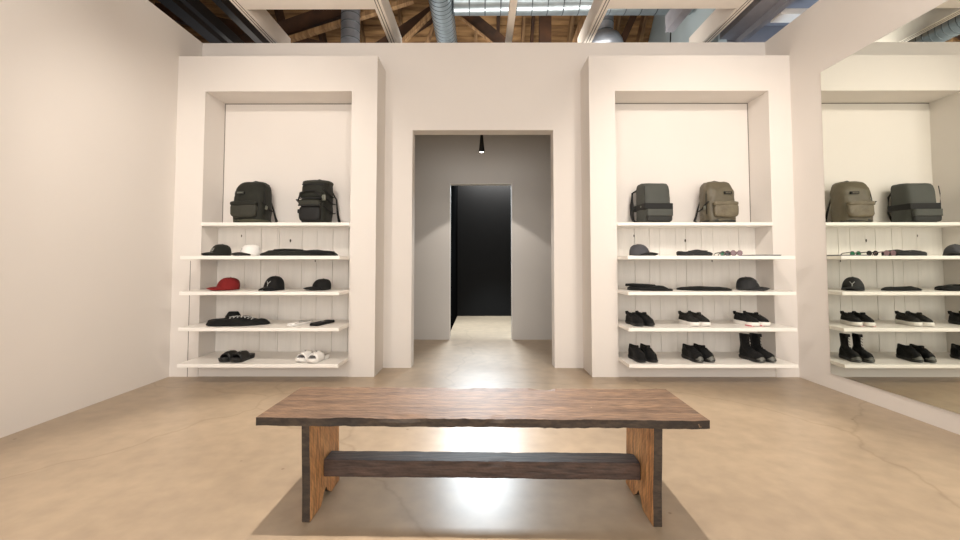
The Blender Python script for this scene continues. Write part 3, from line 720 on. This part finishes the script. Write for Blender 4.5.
    if toe:
        bm = bmesh.new(); rings = []
        for z, x1 in ((.016, .2785), (.02+.011*hz, .2785), (.02+.023*hz, .272), (.02+.031*hz, .260)):
            r = []
            for k in range(13):
                a = -PI/2+PI*k/12; r.append((x1-.05+.05*math.cos(a), .0405*math.sin(a)*(1-.25*max(0, (z-.03)/.02)), z))
            rings.append(r)
        R = [[bm.verts.new(p) for p in r] for r in rings]
        for j in range(3):
            for k in range(12): bm.faces.new((R[j][k], R[j][k+1], R[j+1][k+1], R[j+1][k]))
        fin('toe_cap', bm, toe, t, True)
    return t
def pair(toe_xy, ang, sep, upper, sole, lab, **kw):
    """toe = (x, y) of the left-hand shoe's toe; second shoe offset sideways"""
    d = Vector((math.cos(ang), math.sin(ang))); p = Vector((-d.y, d.x)); z = kw.pop('z')
    for i, nm in enumerate(('front', 'rear')):
        tp = Vector(toe_xy)+p*sep*i+d*.01*i
        base = tp-d*.28
        shoe((base.x, base.y, z), ang, upper, sole, lab % (('left-hand' if i == 0 else 'right-hand')), **kw)
g4 = 'low sneakers on the fourth right shelf'; g5 = 'shoes on the lowest right shelf'
pair((1.47, 3.96), R_(-80), .1, M['knit'], M['rubber_b'], '%s shoe of the all-black sneaker pair on the fourth right shelf', z=ZS[3], cat='sneaker', hz=1.08)
pair((1.985, 3.96), R_(-80), .1, M['knit_g'], M['rubber_w'], '%s shoe of the charcoal pair with white soles on the fourth right shelf', thick=.034, z=ZS[3], cat='sneaker', hz=1.08)
pair((2.53, 3.955), R_(-77), .105, M['knit'], M['rubber_w'], '%s shoe of the black pair with white and pink soles on the fourth right shelf', thick=.034, z=ZS[3], cat='sneaker', hz=1.08, accent=M['rubber_pink'])
pair((1.475, 3.94), R_(-82), .108, M['knit'], M['rubber_b'], '%s shoe of the all-black pair on the lowest right shelf', z=ZS[4], cat='sneaker', tabs=False, thick=.02, hz=1.35)
pair((2.0, 3.94), R_(-80), .108, M['knit'], M['rubber_b'], '%s shoe of the black pair with smoky toe caps on the lowest right shelf', z=ZS[4], cat='sneaker', toe=M['rubber_g'], tabs=False, hz=1.35)
pair((2.56, 3.94), R_(-78), .108, M['knit'], M['rubber_b'], '%s shoe of the tall black high-top pair on the lowest right shelf', z=ZS[4], cat='high-top shoe', high=True, toe=M['rubber_g'], tabs=False, hz=1.2)

def slide(loc, rz, m, bed, label):
    t = empty('slide_sandal', loc, rz, label, 'sandal', None); t.scale = (1.0, 1.05, 1.25)
    out = smooth_outline(FOOT, 44)
    bm = bmesh.new(); rings = []
    for z, sc in ((0, .95), (.006, 1.0), (.02, 1.03), (.028, 1.02)): rings.append([((x-.14)*sc+.14, y*sc*1.12, z+(.012*max(0, (x-.21)/.07)**2)+(.004*max(0, (.08-x)/.08) if z > .01 else 0)) for x, y in out])
    skin(bm, rings); fin('sole', bm, m, t, True)
    bm = bmesh.new(); skin(bm, [[((x-.14)*.9+.14, y*.92, z+(.012*max(0, (x-.21)/.07)**2)) for x, y in out] for z in (.0275, .0305)]); fin('footbed', bm, bed, t, True)
    bm = bmesh.new(); R = []
    for j in range(7):
        x = .115+.115*j/6; r = []
        hh = .062-.014*((j-2)/4)**2 if j > 2 else .062-.006*((2-j)/2)
        for k in range(15):
            a = PI*k/14; r.append((x-.008*math.sin(a)*(1 if j == 0 else 0), .050*math.cos(a)*(1 if j < 5 else .98), .012+hh*math.sin(a)**.75))
        R.append([bm.verts.new(p) for p in r])
    for j in range(6):
        for k in range(14): bm.faces.new((R[j][k], R[j][k+1], R[j+1][k+1], R[j+1][k]))
    st = fin('strap', bm, m, t, True); md = st.modifiers.new('solid', 'SOLIDIFY'); md.thickness = .006
    bm = bmesh.new(); tube(bm, [(.16, -.014, .0765), (.18, 0, .0775), (.17, .008, .078), (.195, .012, .074)], .0025, 6); fin('mark', bm, M['emblem'] if m != M['slide_w'] else M['footbed'], st)
    return t
def slides(toe, ang, m, bed, z, lab):
    d = Vector((math.cos(ang), math.sin(ang))); p = Vector((d.y, -d.x))   # second one to the right
    for i in range(2):
        q = Vector(toe)-p*.118*i*1.0-d*.28
        slide((q.x, q.y, z), ang, m, bed, lab % ('left-hand' if i == 0 else 'right-hand'))
slides((-2.37, 3.94), R_(-98), M['rubber_b'], M['rubber_b'], ZS[4], '%s black slide sandal of the pair on the lowest left shelf')
slides((-1.67, 3.94), R_(-105), M['slide_w'], M['footbed'], ZS[4], '%s white slide sandal of the pair on the lowest left shelf')

def garment(name, loc, rz, pts, prof, m, label, cat, seed=1, amp=.01, extra=None):
    """pts = plan outline, prof = list of (z, inset)"""
    t = empty(name, loc, rz, label, cat)
    bm = bmesh.new(); out = smooth_outline(pts, 60)
    dense = []
    for (a, b_), (c, d) in zip(prof[:-1], prof[1:]):
        for k in range(3): dense.append((a+(c-a)*k/3, b_+(d-b_)*k/3))
    dense.append(prof[-1])
    outline_slab(bm, out, dense)
    for v in bm.verts:
        if v.co.z > .003: v.co.z = max(.003, v.co.z*(1+.35*noise.noise(Vector((v.co.x*9+seed, v.co.y*9, seed)))))
        v.co.x += amp*noise.noise(Vector((v.co.x*14, v.co.y*14, v.co.z*60+seed))); v.co.y += amp*.6*noise.noise(Vector((v.co.x*14, v.co.y*14+5, v.co.z*60+seed)))
    fin('folded_body', bm, m, t, True)
    return t
# long folded dark garment, second left shelf
t = garment('folded_jacket', (-1.76, 4.14, ZS[1]), 0, [(-.37, -.03), (-.25, -.11), (0, -.12), (.2, -.11), (.34, -.09), (.37, 0), (.33, .09), (.1, .12), (-.15, .11), (-.3, .06)],
            [(0, .94), (.008, 1), (.02, .98), (.032, .92), (.046, .78), (.054, .55), (.058, .2)], M['cloth_g'], 'long dark green folded jacket on the second left shelf', 'jacket', 2, .012)
bm = bmesh.new(); tube(bm, [(-.25, -.06, .035), (-.2, -.07, .055), (-.12, -.05, .062), (-.02, -.04, .06), (.06, -.05, .058)], [.01, .016, .014, .014, .008], 10, flat=.7); fin('collar', bm, M['cloth_g'], t, True)
bm = bmesh.new(); tube(bm, [(.08, -.09, .035), (.18, -.095, .03), (.28, -.09, .03), (.355, -.04, .03)], [.02, .024, .026, .02], 10, flat=.8); fin('sleeve', bm, M['cloth'], t, True)
# black jacket with white script
t = garment('folded_jacket', (-2.30, 4.10, ZS[3]), .02, [(-.32, -.06), (-.2, -.13), (0, -.13), (.15, -.10), (.29, -.02), (.31, .04), (.2, .10), (0, .12), (-.16, .11), (-.27, .05)],
            [(0, .93), (.008, 1), (.02, .98), (.036, .9), (.05, .74), (.06, .5), (.064, .2)], M['cloth'], 'black folded jacket with white script lettering on the fourth left shelf', 'jacket', 4, .012)
bm = bmesh.new(); skin(bm, [sring(-.08, .03, z, a, b_, 3, 18) for z, a, b_ in ((.045, .085, .05), (.07, .075, .045), (.098, .052, .032), (.105, .046, .026), (.098, .036, .018))]); fin('collar', bm, M['cloth'], t, True)
bm = bmesh.new(); pts = []
for i in range(70):
    u = i/69; pts.append((-.06+.25*u+.012*math.sin(u*44), -.085+.03*u+.02*math.cos(u*44)*(.6+.4*math.sin(u*9)), .066-.012*u+.012*math.sin(u*PI)+.006*math.cos(u*44)))
tube(bm, pts, .0028, 5); fin('script_lettering', bm, M['emblem'], t, True); t.scale = (.88, .95, 1.15)
# flat pouches on the fourth left shelf
def pouch(loc, rz, m, label, L_=.3, Wd=.085, mark=None):
    t = empty('flat_pouch', loc, rz, label, 'pouch')
    bm = bmesh.new(); outline_slab(bm, smooth_outline([(-L_/2, 0), (-L_/2+.008, -Wd*.45), (-L_/4, -Wd/2), (L_/4, -Wd/2), (L_/2-.008, -Wd*.45), (L_/2, 0), (L_/2-.008, Wd*.45), (L_/4, Wd/2), (-L_/4, Wd/2), (-L_/2+.008, Wd*.45)], 48), [(0, .96), (.004, 1), (.018, 1), (.024, .93), (.026, .6)])
    fin('pouch_body', bm, m, t, True)
    bm = bmesh.new(); tube(bm, [(-L_*.42, -Wd*.46, .0235), (0, -Wd*.47, .0245), (L_*.42, -Wd*.46, .0235)], .002, 6); fin('zip', bm, M['groove'] if m == M['slide_w'] else M['lace'], t)
    if mark:
        bm = bmesh.new(); tube(bm, [(-.02, -.01, .027), (0, .012, .0275), (.015, -.008, .0275), (.03, .01, .027)], .0022, 5); fin('mark', bm, mark, t)
    return t
pouch((-1.525, 4.15, ZS[3]), 1.32, M['cloth'], 'flat black pouch with a small white mark on the fourth left shelf', .29, .095, M['emblem'])
pouch((-1.735, 4.13, ZS[3]), 1.30, M['slide_w'], 'flat white pouch beside the black pouch on the fourth left shelf', .27, .085, M['footbed'])
# right unit garments
t = garment('folded_shirt', (2.03, 4.14, ZS[1]), .03, [(-.16, -.03), (-.1, -.09), (.05, -.1), (.14, -.09), (.165, 0), (.14, .09), (0, .1), (-.12, .06)],
            [(0, .94), (.008, 1), (.03, 1), (.042, .92), (.05, .7), (.053, .3)], M['cap_char'], 'charcoal folded shirt on the second right shelf', 'shirt', 6, .006)
bm = bmesh.new(); tube(bm, [(-.08, -.07, .046), (0, -.08, .052), (.1, -.08, .048)], [.007, .009, .007], 8, flat=.6); fin('fold', bm, M['cap_char'], t, True)
t = garment('folded_trousers', (1.575, 4.13, ZS[2]), -.1, [(-.17, .02), (-.15, -.05), (-.02, -.09), (.14, -.08), (.19, -.03), (.16, .05), (0, .09), (-.14, .08)],
            [(0, .93), (.006, 1), (.02, 1), (.03, .93), (.04, .8), (.048, .5)], M['cloth'], 'black folded trousers, leftmost on the middle right shelf', 'trousers', 8, .012)
bm = bmesh.new(); tube(bm, [(-.19, .0, .05), (-.13, -.03, .052), (-.02, -.05, .047), (.07, -.04, .047)], [.016, .02, .02, .012], 10, flat=.8); fin('waistband', bm, M['cloth'], t, True)
bm = bmesh.new(); outline_slab(bm, smooth_outline([(-.08, -.1), (.1, -.13), (.21, -.1), (.2, -.04), (.06, -.02), (-.06, -.03)], 30), [(.0, .95), (.006, 1), (.014, 1), (.02, .9)]); fin('trouser_leg', bm, M['cloth'], t, True)
t = garment('folded_shirt', (2.10, 4.12, ZS[2]), .08, [(-.2, .03), (-.11, -.07), (.05, -.11), (.2, -.11), (.24, -.07), (.1, .05), (-.05, .1), (-.2, .09)],
            [(0, .95), (.006, 1), (.016, .97), (.028, .8), (.034, .5)], M['cloth'], 'flat black folded shirt in the centre of the middle right shelf', 'shirt', 10, .006)

def glasses(loc, rz, lens, fr, label):
    t = empty('sunglasses', loc, rz, label, 'sunglasses'); t.scale = (.88, .95, 1.1)
    bm = bmesh.new(); fb = bmesh.new()
    for s in (-1, 1):
        rg = [(s*.034+.026*math.cos(2*PI*k/20), -.004*math.cos(2*PI*k/20)**2*0, .024+.021*math.sin(2*PI*k/20)) for k in range(20)]
        skin(bm, [[(x, y-.001, z) for x, y, z in rg], [(x, y+.001, z) for x, y, z in rg]])
        tube(fb, rg+[rg[0]], .0032, 6)
    tube(fb, [(-.009, 0, .03), (0, -.002, .033), (.009, 0, .03)], .003, 6)
    l = fin('lens', bm, lens, t); fin('frame', fb, fr, t, True)
    for s in (-1, 1):
        b2 = bmesh.new(); tube(b2, [(s*.06, 0, .033), (s*.066, .01, .034), (s*.066, .09, .028), (s*.06, .13, .006)], .003, 6, flat=1.5); fin('temple', b2, fr, t, True)
    return t
glasses((2.41, 4.25, ZS[1]), 0, M['lens_green'], M['rubber_g'], 'sunglasses with green lenses, rearmost on the second right shelf')
glasses((2.375, 4.105, ZS[1]), 0, M['lens_dark'], M['frame_b'], 'black sunglasses between the green and the mauve pair')
glasses((2.345, 3.96, ZS[1]), 0, M['lens_pink'], M['lens_pink'], 'mauve sunglasses nearest the edge of the second right shelf')
t = empty('display_tray', (2.65, 4.1, ZS[1]), 0, 'thin dark flat tray at the right end of the second right shelf', 'tray')
bm = bmesh.new(); box(bm, -.13, .13, -.1, .1, 0, .008); fin('tray_base', bm, M['tin'], t, bevel=.002)
bm = bmesh.new(); tube(bm, [(-.13, -.1, .009), (.13, -.1, .009), (.13, .1, .009), (-.13, .1, .009), (-.13, -.1, .009)], .003, 6); fin('rim', bm, M['tin'], t)
